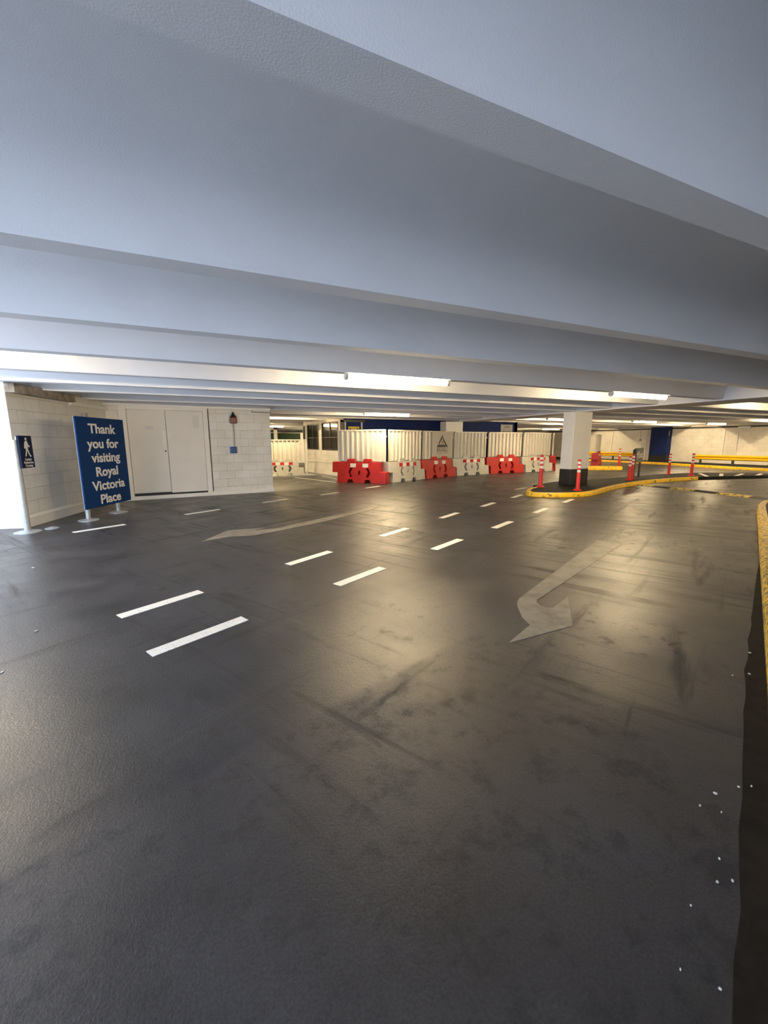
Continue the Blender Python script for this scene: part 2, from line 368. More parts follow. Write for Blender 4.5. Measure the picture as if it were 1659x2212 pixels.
# double doors
dr = bpy.data.objects.new('door_1', None); S.collection.objects.link(dr); dr.location = (*dwp(0), 0); dr.rotation_euler.z = DA; dr['kind'] = 'structure'
tag(dr, 'white double service door in the blockwork behind the blue sign')
b = MB(); b.box(0.02, 0.19, -0.05, 0.0, 0.11, 2.60); b.box(2.10, 2.23, -0.05, 0.0, 0.11, 2.60); b.box(0.19, 2.10, -0.05, 0.0, 2.50, 2.60); b.build('door_frame', M_WHITE, dr, bevel=0.006)
b = MB(); b.box(0.20, 1.115, -0.035, 0.0, 0.20, 2.46); lf = b.build('door_leaf', M_DOOR, dr, bevel=0.005)
b = MB(); b.box(1.130, 2.095, -0.035, 0.0, 0.16, 2.49); rl = b.build('door_leaf', M_DOOR, dr, bevel=0.005)
b = MB(); b.box(0.20, 2.095, -0.02, 0.0, 0.11, 0.185); b.build('threshold_gap', M_BLACK, dr)
b = MB(); b.box(1.01, 1.09, -0.042, -0.034, 1.55, 1.92); tag(b.build('push_plate', M_LETTER, lf), 'pale push plate')
b = MB(); b.cyl((1.06, -0.034, 1.36), (1.06, -0.06, 1.36), 0.022); tag(b.build('lock_knob', M_DARK, lf), 'dark round lock knob')
b = MB(); b.box(0.60, 0.80, -0.040, -0.034, 1.96, 2.06); tag(b.build('notice_plate', M_DOORG, lf), 'faded notice plate')
b = MB(); b.box(1.82, 1.99, -0.039, -0.034, 2.02, 2.38); tag(b.build('faded_patch', M_DOORG, rl), 'grey faded rectangle')
b = MB(); b.box(2.245, 2.268, -0.006, 0.0, 0.13, 2.58); struct(b.build('trim_4', M_DARK, loc=(*dwp(0), 0), rotz=DA))

# far right wall with pilaster strips
wall('wall_right', (31.0, 47), (31.0, -6), 0, ZT, 0.3, M_BLOCK2)
for i, y in enumerate((15.3, 23.2, 20.75, 20.35)):
    b = MB(); b.box(30.96, 31.0, y-0.04, y+0.04, 0.1, 2.55); struct(b.build('trim_%d' % (6+i), M_WHITE))
b = MB(); b.box(30.93, 31.0, -6, 30, 2.47, 2.56); struct(b.build('trim_5', M_DARK))  # dark strip stands in for the shade of the gap at the wall top
b = MB(); b.box(30.9, 31.0, -6, 30, 0.0, 0.17); struct(b.build('baseboard_right', M_BLACK))
# rear and outer closing walls
wall('wall_rear', (-6, 42.0), (31, 42.0), 0, ZT, 0.3, M_BLOCK2)
wall('wall_front', (31.0, -6.0), (-1.0, -6.0), 0, ZT, 0.3, M_BLOCK2)
wall('wall_left_far', (-4.32, 42), (-4.32, 10.15), 0, ZT, 0.3, M_BLOCK2)

# booth and blue frontage behind the hoarding
def bw(s0, s1): pass
W1a, W1b, W2b = (5.08, 21.7), (5.45, 19.9), (5.82, 17.85)
def booth_wall(name, P0, P1, win, widx):
    """blockwork with one window cut through"""
    P0v = Vector((*P0, 0)); P1v = Vector((*P1, 0)); L = (P1v-P0v).length; a = math.atan2(P1v.y-P0v.y, P1v.x-P0v.x)
    x0, x1, z0, z1 = win
    b = MB(); b.box(0, L, 0, 0.2, 0, z0); b.box(0, L, 0, 0.2, z1, ZT); b.box(0, x0, 0, 0.2, z0, z1); b.box(x1, L, 0, 0.2, z0, z1)
    b.box(0, L, -0.02, 0.0, 0.62, 0.66)
    struct(b.build(name, M_BLOCK2, loc=P0v, rotz=a))
    wn = bpy.data.objects.new('window_%d' % widx, None); S.collection.objects.link(wn); wn.location = P0v; wn.rotation_euler.z = a; wn['kind'] = 'structure'
    b = MB(); t = 0.05; y0, y1 = -0.02, 0.08
    b.box(x0, x0+t, y0, y1, z0, z1); b.box(x1-t, x1, y0, y1, z0, z1); b.box(x0, x1, y0, y1, z0, z0+t); b.box(x0, x1, y0, y1, z1-t, z1); b.box(x0, x1, y0+0.02, y1, 1.80, 1.84)
    b.box((x0+x1)/2-0.02, (x0+x1)/2+0.02, y0+0.02, y1, z0, z1)
    b.build('window_frame', M_DARK, wn)
    b = MB(); b.box(x0+t, x1-t, 0.03, 0.04, z0+t, z1-t); b.build('window_pane', M_GLASS, wn)
booth_wall('wall_booth', W1a, W1b, (0.45, 1.72, 1.24, 2.50), 1)
booth_wall('wall_booth_side', W1b, W2b, (0.25, 1.95, 1.22, 2.53), 2)
b = MB(); b.sweep([(W1a[0]-0.2, W1a[1]+0.6, 0), (*W1a, 0), (*W1b, 0), (*W2b, 0)], [(-0.02, 0), (-0.16, 0), (-0.16, 0.06), (-0.02, 0.06)]); struct(b.build('baseboard_booth', M_CONDUIT))
wall('wall_blue', (5.82, 17.9), (16.15, 17.9), 0, ZT, 0.25, M_BLUEW)
wall('wall_blue_side', (16.15, 17.9), (16.15, 20.4), 0, ZT, 0.2, M_BLUEW)
b = MB(); b.box(5.86, 6.02, 17.82, 17.9, 0, 2.58); b.box(5.86, 7.05, 17.82, 17.9, 2.50, 2.6); struct(b.build('trim_11', M_BLACK))
b = MB(); b.box(6.06, 6.13, 17.84, 17.9, 0, 2.50); b.box(6.86, 6.93, 17.84, 17.9, 0, 2.50); struct(b.build('trim_12', M_CONDUIT))

# ------------------------------------------------------------------ columns
t = thing('concrete_column', 'white square column with black foot on the yellow-edged traffic island', 'column', (11.43, 9.97, 0.116), D(6))
b = MB(); b.box(0, 0.95, 0, 0.45, 0.55, BZ-0.116); b.build('shaft', M_WHITE, t, bevel=0.02)
b = MB(); b.box(-0.004, 0.954, -0.004, 0.454, 0.0, 0.55); tag(b.build('painted_foot', M_BLACK, t, bevel=0.02), 'black painted foot')
t = thing('concrete_column', 'white column between two stretches of blue wall behind the hoarding', 'column', (11.15, 17.35, 0))
b = MB(); b.box(0, 1.0, 0, 0.55, 0, BZ); b.build('shaft', M_WHITE, t, bevel=0.02)
t = thing('concrete_column', 'slim white post beyond the hoarding seen over the left white barrier', 'column', (5.02, 30.2, 0))
b = MB(); b.box(-0.12, 0.12, -0.12, 0.12, 0, 2.63); b.box(-0.35, 0.12, -0.12, 0.12, 2.48, 2.63); b.build('shaft', M_WHITE, t)
t = thing('concrete_column', 'dark blue column with black foot against the far cream wall', 'column', (30.55, 18.52, 0.0))
b = MB(); b.box(0.0, 0.44, 0.0, 1.25, 0.58, 2.62); b.box(-0.03, 0.0, 0.68, 0.9, 0.58, 2.6); b.build('shaft', M_BLUEW, t, bevel=0.01)
b = MB(); b.box(-0.003, 0.44, -0.003, 1.253, 0.0, 0.58); tag(b.build('painted_foot', M_BLACK, t, bevel=0.01), 'black painted foot')
b = MB(); b.box(0.06, 0.12, -0.02, 0.0, 2.0, 2.35); tag(b.build('number_plate', M_YSIGN, t), 'small pale plate')

# ------------------------------------------------------------------ lamps: batten lights under the rib soffits
def make_lamp(L):
    t = thing('batten_light', 'x', 'light')
    b = MB(); b.box(-L/2, L/2, -0.045, 0.045, -0.035, 0.0); b.build('housing', M_LAMPW, t, bevel=0.004)
    prof = [(0.05*math.cos(a), -0.035-0.055*math.sin(a)) for a in [math.pi*k/10 for k in range(11)]]
    b = MB(); b.prism(prof, -L/2+0.05, L/2-0.05, 'x'); b.build('diffuser', M_TUBE, t, smooth=40)
    for sx in (-1, 1):
        pr = [(0.054*math.cos(a), -0.03-0.062*math.sin(a)) for a in [math.pi*k/8 for k in range(9)]]
        b = MB(); b.prism(pr, sx*L/2-0.05 if sx > 0 else -L/2, L/2 if sx > 0 else -L/2+0.05, 'x'); b.build('end_cap', M_LAMPW, t, smooth=40)
    return t
lamp0 = make_lamp(1.87)
RY = 6.0+RW/2
lamp_list = [
    (3.02, RY, 'long lit batten light nearest the camera, above the middle of the floor', None),
    (8.9, RY, 'lit batten light on the ceiling left of the end of the ribs, second nearest', None),
    (6.35, 13.85, 'lit batten light over the hoarding with the blue wall behind it', None),
    (15.1, 13.85, 'lit batten light ending against the left side of the white column', None),
    (20.8, 13.85, 'far lit batten light just left of the dark blue column', None),
    (27.1, 13.85, 'far lit batten light just right of the dark blue column', None),
    (25.6, 24.6, 'lit batten light low behind the hoarding beside the white column', None),
    (4.0, 26.4, 'lit batten light beyond the left white barrier', None),
    (2.3, 22.8, 'lit batten light deep in the bay left of the booth', None),
    (-3.42, RY, 'batten light out of view at the left end of the front row', None),
    (16.3, RY, 'batten light out of view beyond the ceiling beam on the right', None),
    (22.8, RY, 'batten light out of view near the right wall', None),
    (12.0+1.7, 24.6, 'batten light hidden behind the blue wall', None),
    (9.0, 29.99, 'batten light hidden behind the blue frontage', None),
]
lamp_list = [(*q, SOF) for q in lamp_list]+[
    (28.4, 23.7, 'batten light hidden in a ceiling recess near the wall left of the blue column', None, SLAB-0.01),
    (28.4, 11.35, 'added fill light hidden in a ceiling recess near the wall right of the blue column', None, SLAB-0.01),  # added lamp, out of sight, brightens the far wall
    (28.4, 16.5, 'added fill light hidden in a ceiling recess straight in front of the blue column', None, SLAB-0.01),  # also put in unseen to light the far wall by the column
    (3.2, 18.2, 'added fill light hidden in a ceiling recess before the left white barrier', None, SLAB-0.01),  # unseen lamp added to lighten the left barrier and booth
    (20.5, 18.3, 'added fill light hidden in a ceiling recess behind the white column', None, SLAB-0.01)]  # extra unseen lamp added to light the far right bay
for i, (x, y, lab, g, lz) in enumerate(lamp_list):
    if i == 0: lamp0.location = (x, y, lz); lamp0['label'] = lab; lamp0['group'] = 'batten lights under the ceiling ribs'
    else: dup(lamp0, (x, y, lz), 0, lab, 'batten lights under the ceiling ribs')
# bulkhead light on the wall end
px, py = dwp(4.15, -0.45)
t = thing('bulkhead_light', 'white oval bulkhead light on the end of the doorway wall', 'light', (px, py, 2.27))
b = MB(); b.cyl((-0.07, 0, 0), (-0.03, 0, 0), 0.12); b.build('backplate', M_LAMPW, t)
b = MB(); b.lathe([(0.11, 0.0), (0.10, 0.03), (0.06, 0.055), (0.01, 0.06)]); b.bm.transform(Matrix.Translation((-0.03, 0, 0)) @ Matrix.Rotation(math.pi/2, 4, 'Y')); b.build('diffuser', M_TUBEC, t, smooth=50)

# ------------------------------------------------------------------ signs at the left
SA = D(66)
t = thing('welcome_sign', 'large blue board on two grey posts thanking visitors in white lettering', 'sign', (-2.224, 10.115, 0), SA)
b = MB(); b.box(-0.135, 1.37, -0.075, -0.045, 0.24, 2.12); pn = b.build('board', M_BLUE, t, bevel=0.003)
b = MB(); b.box(-0.138, 1.373, -0.046, -0.040, 0.237, 2.123); b.build('board_edge', M_SIGNEDGE, pn)
text_mesh('lettering', [('Thank', 0.62, 1.88), ('you for', 0.62, 1.57), ('visiting', 0.66, 1.275), ('Royal', 0.64, 0.975), ('Victoria', 0.66, 0.68), ('Place', 0.66, 0.385)], 0.275, M_LETTER, pn, bold=0.0065, extrude=0.0015, xs=1.2, y=-0.0765)
for x in (0.0, 0.97):
    b = MB(); b.cyl((x, 0, 0.0), (x, 0, 1.9), 0.045); pp = b.build('post', M_GALV, t, smooth=40)
    b = MB(); b.lathe([(0.19, 0.0), (0.19, 0.012), (0.16, 0.02), (0.07, 0.028), (0.05, 0.04)], c=(x, 0)); b.build('base_plate', M_GALV, pp, smooth=40)

PA = D(80)
t = thing('pedestrian_sign', 'narrow dark blue pedestrian crossing sign on a grey post by the left wall', 'sign', (-2.95, 9.19, 0), PA)
b = MB(); b.cyl((0, 0, 0), (0, 0, 1.65), 0.052); pp = b.build('post', M_GALV, t, smooth=40)
b = MB(); b.lathe([(0.20, 0.0), (0.20, 0.012), (0.17, 0.02), (0.08, 0.026), (0.06, 0.04)]); b.build('base_plate', M_GALV, pp, smooth=40)
b = MB(); b.box(-0.035, 0.345, -0.09, -0.052, 1.155, 1.725); pn = b.build('board', M_NAVY, t, bevel=0.003)
b = MB(); b.box(-0.02, 0.33, -0.052, -0.03, 1.17, 1.71); b.build('back_channel', M_GALV, pn)
fig = [[(0.0, 0.0)]]
b = MB(); FX, FZ, yy0, yy1 = 0.165, 1.405, -0.0925, -0.0895
def pg(pts, sx=1.0): b.prism([(FX+x, FZ+z) for x, z in pts], yy0, yy1, 'y')
hd = [(0.0+0.024*math.cos(a), 0.262+0.027*math.sin(a)) for a in [2*math.pi*k/14 for k in range(14)]]
pg(hd)
pg([(-0.035, 0.22), (0.012, 0.235), (0.035, 0.21), (0.04, 0.12), (0.022, 0.085), (-0.03, 0.085), (-0.035, 0.13)])
pg([(-0.035, 0.22), (-0.03, 0.12), (-0.058, 0.09), (-0.075, 0.10), (-0.06, 0.18)])
pg([(0.035, 0.21), (0.05, 0.165), (0.095, 0.135), (0.088, 0.115), (0.04, 0.135)])
pg([(-0.03, 0.09), (0.0, 0.09), (-0.012, 0.03), (-0.045, -0.045), (-0.072, -0.04), (-0.04, 0.03)])
pg([(0.0, 0.09), (0.025, 0.09), (0.055, 0.02), (0.085, -0.035), (0.11, -0.03), (0.105, -0.05), (0.07, -0.055), (0.025, 0.01)])
tag(b.build('pictogram', M_LETTER, pn), 'white walking figure')
text_mesh('lettering', [('Caution', 0.165, 1.305), ('Pedestrians', 0.165, 1.25), ('Crossing', 0.165, 1.195)], 0.062, M_LETTER, pn, bold=0.001, extrude=0.001, y=-0.0915)
t = thing('steel_disc', 'small grey disc fitting on the asphalt beside the foot of the pedestrian sign', 'fitting', (-2.66, 9.42, 0))
b = MB(); b.lathe([(0.11, 0.0), (0.11, 0.012), (0.085, 0.02), (0.05, 0.02), (0.03, 0.035)]); b.build('plate', M_GALV, t, smooth=40)

# ------------------------------------------------------------------ wall fittings by the doors
t = thing('alarm_sounder', 'dark red alarm sounder on the white blockwork above a blue call point', 'alarm', (*dwp(2.955, 0.0), 2.27), DA)
b = MB(); b.box(-0.10, 0.10, -0.10, 0.0, -0.10, 0.10); b.build('sounder_body', M_ALARM, t, bevel=0.02)
b = MB(); b.lathe([(0.085, 0.10), (0.07, 0.13), (0.035, 0.17), (0.022, 0.23), (0.01, 0.24)], c=(0, -0.06)); b.build('beacon', M_BLACK, t, smooth=50)
t = thing('call_point', 'small blue call point box on the white blockwork below the red sounder', 'call point', (*dwp(2.91, 0.0), 1.37), DA)
b = MB(); b.box(-0.10, 0.10, -0.07, 0.0, -0.10, 0.10); b.build('box', M_CALL, t, bevel=0.012)
b = MB(); b.box(-0.07, 0.07, -0.075, -0.069, -0.06, 0.07); b.build('face_plate', M_CALL, t, bevel=0.003)
t = thing('cable_conduit', 'pair of thin grey conduits running between red sounder and blue call point', 'conduit', (*dwp(2.93, 0.0), 0), DA)
b = MB(); b.cyl((-0.02, -0.016, 1.47), (-0.01, -0.016, 2.17), 0.011); b.build('pipe', M_WHITE, t)
b = MB(); b.cyl((0.025, -0.016, 1.47), (0.03, -0.016, 2.17), 0.014); b.build('pipe', M_CONDUIT, t)
t = thing('cable_conduit', 'short dark conduit along the top of the wall beside the doorway corner', 'conduit', (*dwp(3.52, 0.0), 0), DA)
b = MB(); b.tube([(0, -0.02, 2.57), (0.02, -0.02, 2.53), (0.6, -0.02, 2.53)], 0.022); b.build('pipe', M_CONDUIT, t)
t = thing('junction_box', 'small dark box high on the wall above the blue board', 'box', (-2.52+0.04, 12.0, 2.22), ua)
b = MB(); b.box(-0.05, 0.05, -0.07, 0.0, -0.06, 0.08); b.build('box', M_CONDUIT, t, bevel=0.006)

# ------------------------------------------------------------------ road markings
def dash(c, a, L, wd, label, group):
    b = MB(); b.box(-L/2, L/2, -wd/2, wd/2, 0, 0.004)
    o = b.build('lane_dash', M_MARK, loc=(c[0], c[1], 0.0), rotz=a); tag(o, label, 'road marking', group); return o
ORD = ['first', 'second', 'third', 'fourth', 'fifth', 'sixth']
rowA = [(-0.45, 4.45), (1.305, 5.443), (3.10, 6.433), (4.93, 7.44), (6.71, 8.347), (8.525, 9.297)]
rowB = [(-0.10, 3.546), (1.675, 4.412), (3.48, 5.285), (5.31, 6.141), (7.23, 7.077), (9.11, 7.964)]
rowC = [(-1.83, 9.06), (-0.035, 10.243), (1.815, 11.38), (3.64, 12.26), (5.58, 13.40)]
for nm, row, ang, ln in (('far line of the double row', rowA, 29.5, 0.80), ('near line of the double row', rowB, 26.8, 0.82), ('line nearest the white walls', rowC, 31.5, 0.86)):
    for i, c in enumerate(row):
        dash(c, D(ang), ln, 0.125, 'white lane dash, %s from the left in the %s' % (ORD[i], nm), 'white lane dashes')
dash((10.05, 10.8), D(20), 0.7, 0.115, 'white lane dash behind the tip of the traffic island', 'white lane dashes')
def flat(name, pts, material, label, cat, z=0.004, group=None):
    b = MB(); b.prism(pts, 0.0, z); o = b.build(name, material); return tag(o, label, cat, group)
arrow1 = [(-0.08, 7.107), (0.361, 7.834), (1.026, 7.80), (0.82, 7.60), (1.235, 7.672), (1.9, 8.06), (3.352, 8.97), (4.05, 9.32), (3.62, 8.83), (2.2, 7.92), (1.192, 7.407), (0.724, 7.213), (0.388, 7.291)]
flat('road_arrow', arrow1, M_ARROW, 'faded grey arrow on the asphalt bending towards the blue board', 'road marking', 0.003, 'painted direction arrows')
arrow2 = [(2.149, 2.359), (2.557, 2.542), (2.60, 2.68), (2.683, 2.813), (2.76, 2.93), (2.828, 2.998), (2.90, 3.055), (2.978, 3.095), (5.855, 4.483), (5.991, 4.15), (3.144, 2.991), (3.044, 2.954), (2.985, 2.90), (2.965, 2.83), (2.976, 2.764), (3.038, 2.736), (3.405, 2.886), (2.884, 2.373)]
flat('road_arrow', arrow2, M_ARROW, 'faded grey hooked arrow on the asphalt in the right-hand lane', 'road marking', 0.003, 'painted direction arrows')
for pts, lab in (((( 3.9, 18.8), (4.9, 15.68)), 'thin white bay line on the floor left of the red corner barrier'), (((5.25, 19.0), (5.46, 16.8)), 'thin white bay line on the floor close to the booth wall')):
    a = math.atan2(pts[1][1]-pts[0][1], pts[1][0]-pts[0][0]); c = ((pts[0][0]+pts[1][0])/2, (pts[0][1]+pts[1][1])/2)
    b = MB(); Ln = math.hypot(pts[1][0]-pts[0][0], pts[1][1]-pts[0][1]); b.box(-Ln/2, Ln/2, -0.05, 0.05, 0, 0.004); tag(b.build('bay_line', M_MARK, loc=(*c, 0), rotz=a), lab, 'road marking', 'white bay lines')

# ------------------------------------------------------------------ kerbs and islands
KP = [(0.0, 0.0), (0.012, 0.0), (0.0, 0.0)]
def kerb_prof(wd, h): return [(0.0, 0.0), (0.006, h*0.75), (0.025, h), (wd, h), (wd, 0.0)]
isl_near = [(10.4, 10.34), (9.6, 9.95), (9.05, 9.5), (8.86, 9.12), (9.05, 8.80), (9.6, 8.53), (10.2, 8.42), (10.75, 8.50), (11.3, 8.70), (12.2, 9.05), (13.4, 9.48), (14.7, 9.83), (16.2, 10.08), (17.7, 10.2), (19.2, 10.15)]
kp = catmull([(*p, 0) for p in isl_near], 5)
t = thing('traffic_island', 'low asphalt traffic island with a yellow kerb around the white column', 'traffic island')
b = MB(); b.sweep(kp, kerb_prof(0.13, 0.125)); b.build('kerb', M_YEL, t, smooth=40)
inner = []
for i, p in enumerate(kp):
    a = Vector(kp[max(0, i-1)]); c = Vector(kp[min(len(kp)-1, i+1)]); d = (c-a).normalized(); inner.append((p[0]-d.y*0.12, p[1]+d.x*0.12))
b = MB(); b.prism(inner+[(24.0, 9.2), (24.2, 10.4), (21.6, 11.7), (19.2, 11.9), (16.5, 11.5), (14.0, 11.3), (12.2, 11.3), (10.4, 10.6)], 0.0, 0.115); b.build('asphalt_top', M_ISL, t)
b = MB(); b.sweep([(19.1, 10.15, 0), (21.0, 9.75, 0), (23.9, 9.0, 0)], kerb_prof(0.14, 0.12)); tag(b.build('kerb', M_ISL, t), 'unpainted dark kerb')
for i, (p, q) in enumerate((((21.3, 11.3), (19.75, 10.15)), ((22.0, 10.75), (20.4, 9.98)), ((22.9, 10.35), (21.2, 9.82)), ((23.7, 10.0), (22.3, 9.55)))):
    a = math.atan2(q[1]-p[1], q[0]-p[0]); Ln = math.hypot(q[0]-p[0], q[1]-p[1])
    b = MB(); b.box(-Ln/2, Ln/2, -0.07, 0.07, 0.115, 0.119); o = b.build('hatch_stripe', M_MARK, t, loc=((p[0]+q[0])/2, (p[1]+q[1])/2, 0), rotz=a)
    if i == 0: tag(o, 'pale painted stripe')

# kerb to the right of the camera
rk = catmull([(-2.2, -1.25, 0), (1.0, 0.17, 0), (3.21, 1.146, 0), (4.668, 1.795, 0), (7.14, 2.893, 0), (9.3, 3.85, 0), (11.27, 4.73, 0), (12.0, 5.04, 0), (12.6, 5.24, 0), (13.15, 5.33, 0), (13.9, 5.2, 0), (14.6, 4.7, 0), (15.2, 3.6, 0)], 8)
t = thing('pavement', 'raised dark pavement with a worn yellow kerb at the right edge', 'pavement')
b = MB(); b.sweep([(p[0], p[1], p[2]) for p in rk], [(-q[0], q[1]) for q in kerb_prof(0.14, 0.13)]); b.build('kerb', M_YELW, t, smooth=40)
inn = []
for i, p in enumerate(rk):
    a = Vector(rk[max(0, i-1)]); c = Vector(rk[min(len(rk)-1, i+1)]); d = (c-a).normalized(); inn.append((p[0]+d.y*0.13, p[1]-d.x*0.13))
b = MB(); b.prism(inn+[(15.0, -3.0), (-1.0, -3.0)], 0.0, 0.118); b.build('asphalt_top', M_ISL, t)
# dark dirty channel at the foot of that kerb
ga = math.atan2(2.893-0.17, 7.14-1.0)
gp = [(0, 0), (7.6, 0), (6.9, 0.03), (6.2, 0.05)]+[(5.6-0.2*k, 0.065+0.04*min(1, k/8)+0.004*math.sin(k*1.7)+0.005*math.sin(k*4.1)) for k in range(29)]
b = MB(); b.prism(gp, 0, 0.002); g = struct(b.build('trim_13', M_GUT, loc=(-0.2, -0.36, 0), rotz=ga))

# far kerbs
fk = catmull([(29.3, 26, 0), (29.6, 20.5, 0), (29.3, 18, 0), (28.3, 15, 0), (27.8, 12, 0), (27.6, 7, 0), (27.6, 2, 0)], 5)
t = thing('far_kerb', 'yellow kerb with dark strip along the foot of the far cream wall', 'kerb')
b = MB(); b.sweep(fk, kerb_prof(0.15, 0.15)); b.build('kerb', M_YEL, t, smooth=40)
b = MB(); b.prism([(p[0]+0.14, p[1]) for p in fk]+[(30.88, 2), (30.88, 18.4), (30.5, 18.4), (30.5, 19.85), (30.88, 19.85), (30.88, 26)], 0, 0.118); b.build('verge', M_ISL, t)
sk = catmull([(19.7, 16.58, 0), (20.2, 16.35, 0), (21.7, 15.72, 0), (22.1, 15.72, 0), (22.15, 16.0, 0), (21.0, 16.6, 0), (19.9, 17.1, 0)], 4)
t = thing('splitter_kerb', 'low yellow kerb with a rounded nose seen right of the white column', 'kerb')
b = MB(); b.sweep(sk, kerb_prof(0.10, 0.20)); b.build('kerb', M_YEL, t, smooth=40)
b = MB(); b.prism([(19.75, 16.68), (20.25, 16.45), (21.74, 15.83), (22.02, 15.84), (22.05, 15.95), (20.95, 16.5), (19.86, 17.0)], 0, 0.17); b.build('infill', M_ISL, t)

# speed hump
hp = catmull([(14.75, 9.75, 0), (14.75, 8.8, 0), (14.7, 8.0, 0), (14.6, 7.2, 0), (14.45, 6.3, 0), (14.3, 5.5, 0)], 8)
t = thing('speed_hump', 'low black speed hump with worn yellow segments across the right lane', 'speed hump')
n = len(hp)-1
cuts = [0, 0.13, 0.27, 0.46, 0.63, 0.84, 1.0]
for i in range(6):
    seg = hp[int(cuts[i]*n):int(cuts[i+1]*n)+1]
    b = MB(); b.sweep(seg, [(0.20, 0.0), (0.12, 0.035), (0.0, 0.05), (-0.12, 0.035), (-0.20, 0.0)])
    tag(b.build('hump_segment', M_HUMPY if i % 2 == 0 else M_HUMPB, t, smooth=50), 'worn yellow segment' if i % 2 == 0 else 'black segment')

# ------------------------------------------------------------------ water-filled barriers
BH, BD = 0.82, 0.46
def tap(y, z): return y*(1-0.34*min(z, BH)/BH)
def make_barrier(white):
    L = 2.12
    t = thing('plastic_barrier', 'x', 'barrier')
    cx = L*0.46
    def slot(c): return [(c-0.15, 0), (c-0.10, 0.13), (c+0.10, 0.13), (c+0.15, 0)]
    def lug(c): return [(c+0.21, BH), (c+0.16, BH+0.13), (c-0.16, BH+0.13), (c-0.21, BH)]
    out = [(0.0, 0.0)]+slot(cx-0.38)+slot(cx+0.38)+[(L, 0), (L, 0.45), (L-0.26, 0.45), (L-0.26, BH)]+[(-0.24, BH), (-0.24, 0.40), (0.0, 0.40)]
    b = MB(); b.prism(out, -BD/2, BD/2, 'y', taper=lambda v: Vector((v.x, tap(v.y, v.z)*(0.55 if v.z > BH+0.05 else 1.0), v.z)))
    for lc in (cx-0.36, cx+0.36):
        lb = MB(); lb.prism([(p[0], p[1]-(0.02 if p[1] == BH else 0)) for p in lug(lc)], -0.16, -0.10, 'y'); lb.build('lug', M_GREYW if white else M_RED, t, bevel=0.012)
    body = b.build('body', M_GREYW if white else M_RED, t)
    c = MB()
    def chev(cc, s, hw=0.07, hh=0.19):
        c.prism([(cc-hw*s+0.05*s, 0.40-hh), (cc+0.02*s-hw*s, 0.40-hh+0.02), (cc-hw*s-0.06*s, 0.40), (cc-hw*s+0.02*s, 0.40+hh-0.02), (cc+0.05*s-hw*s, 0.40+hh), (cc+0.13*s-hw*s, 0.40+hh-0.02), (cc+0.05*s-hw*s, 0.40), (cc+0.13*s-hw*s, 0.40-hh+0.02)], -BD, 0.13, 'y')
    chev(cx-0.36, 1); chev(cx+0.36, -1)
    c.prism([(cx-0.05, 0.40), (cx, 0.28), (cx+0.05, 0.40), (cx, 0.52)], -BD, 0.02, 'y')
    cut = c.build('cut', M_DARK)
    md = body.modifiers.new('cut', 'BOOLEAN'); md.object = cut; md.operation = 'DIFFERENCE'; md.solver = 'EXACT'
    dg = bpy.context.evaluated_depsgraph_get(); dg.update()
    me = bpy.data.meshes.new_from_object(body.evaluated_get(dg)); me.name = 'barrier_body'
    body.modifiers.clear(); body.data = me
    me.materials.clear(); me.materials.append(M_GREYW if white else M_RED)
    bpy.data.objects.remove(cut)
    bv = body.modifiers.new('bevel', 'BEVEL'); bv.width = 0.018; bv.segments = 2; bv.limit_method = 'ANGLE'; bv.angle_limit = D(40)
    zc = 0.69; yf = -BD/2*(1-0.34*zc/BH)
    def refl(xc, wd, m, lab):
        b = MB(); b.box(xc-wd/2, xc+wd/2, yf-0.012, yf+0.02, zc-0.075, zc+0.075); tag(b.build('reflector', m, t), lab)
    if white:
        for k in range(5):
            refl(cx+(k-2)*0.23, 0.228 if k % 2 else 0.20, M_REFW if k % 2 else M_REFR, 'white reflector' if k % 2 else 'red reflector')
    else:
        refl(cx-0.27, 0.24, M_REFW, 'white reflector'); refl(cx+0.27, 0.24, M_REFW, 'white reflector')
    return t
redp = make_barrier(False); whp = make_barrier(True)

def make_panel(Lp=2.1, ribs=9, banner=False):
    t = thing('hoarding_panel', 'x', 'hoarding panel')
    z0, z1 = BH+0.02, 2.08
    # corrugated sheet
    pitch = (Lp-0.08)/ribs; prof = []
    for k in range(ribs):
        x = 0.04+k*pitch
        prof += [(x, 0.0), (x+pitch*0.60, 0.0), (x+pitch*0.68, -0.075), (x+pitch*0.92, -0.075), (x+pitch, 0.0)]
    b = MB(); A = [b.bm.verts.new((x, y, z0+0.03)) for x, y in prof]; B = [b.bm.verts.new((x, y, z1-0.05)) for x, y in prof]
    for i in range(len(prof)-1): b.bm.faces.new((A[i], A[i+1], B[i+1], B[i]))
    o = b.build('corrugated_sheet', M_HOARD, t); sd = o.modifiers.new('thick', 'SOLIDIFY'); sd.thickness = 0.006
    b = MB(); b.box(0, Lp, -0.08, 0.035, z1-0.055, z1); b.box(0, Lp, -0.03, 0.03, z0, z0+0.04); b.box(0, 0.045, -0.035, 0.035, z0, z1); b.box(Lp-0.045, Lp, -0.035, 0.035, z0, z1)
    b.build('frame', M_HOARD, t, bevel=0.004)
    b = MB(); b.box(Lp-0.06, Lp+0.06, -0.045, -0.03, z1-0.30, z1-0.25); b.build('clip', M_GALV, t)
    return t
panp = make_panel()
GB, GP = 'linked red and white barriers', 'white corrugated hoarding panels above the barriers'
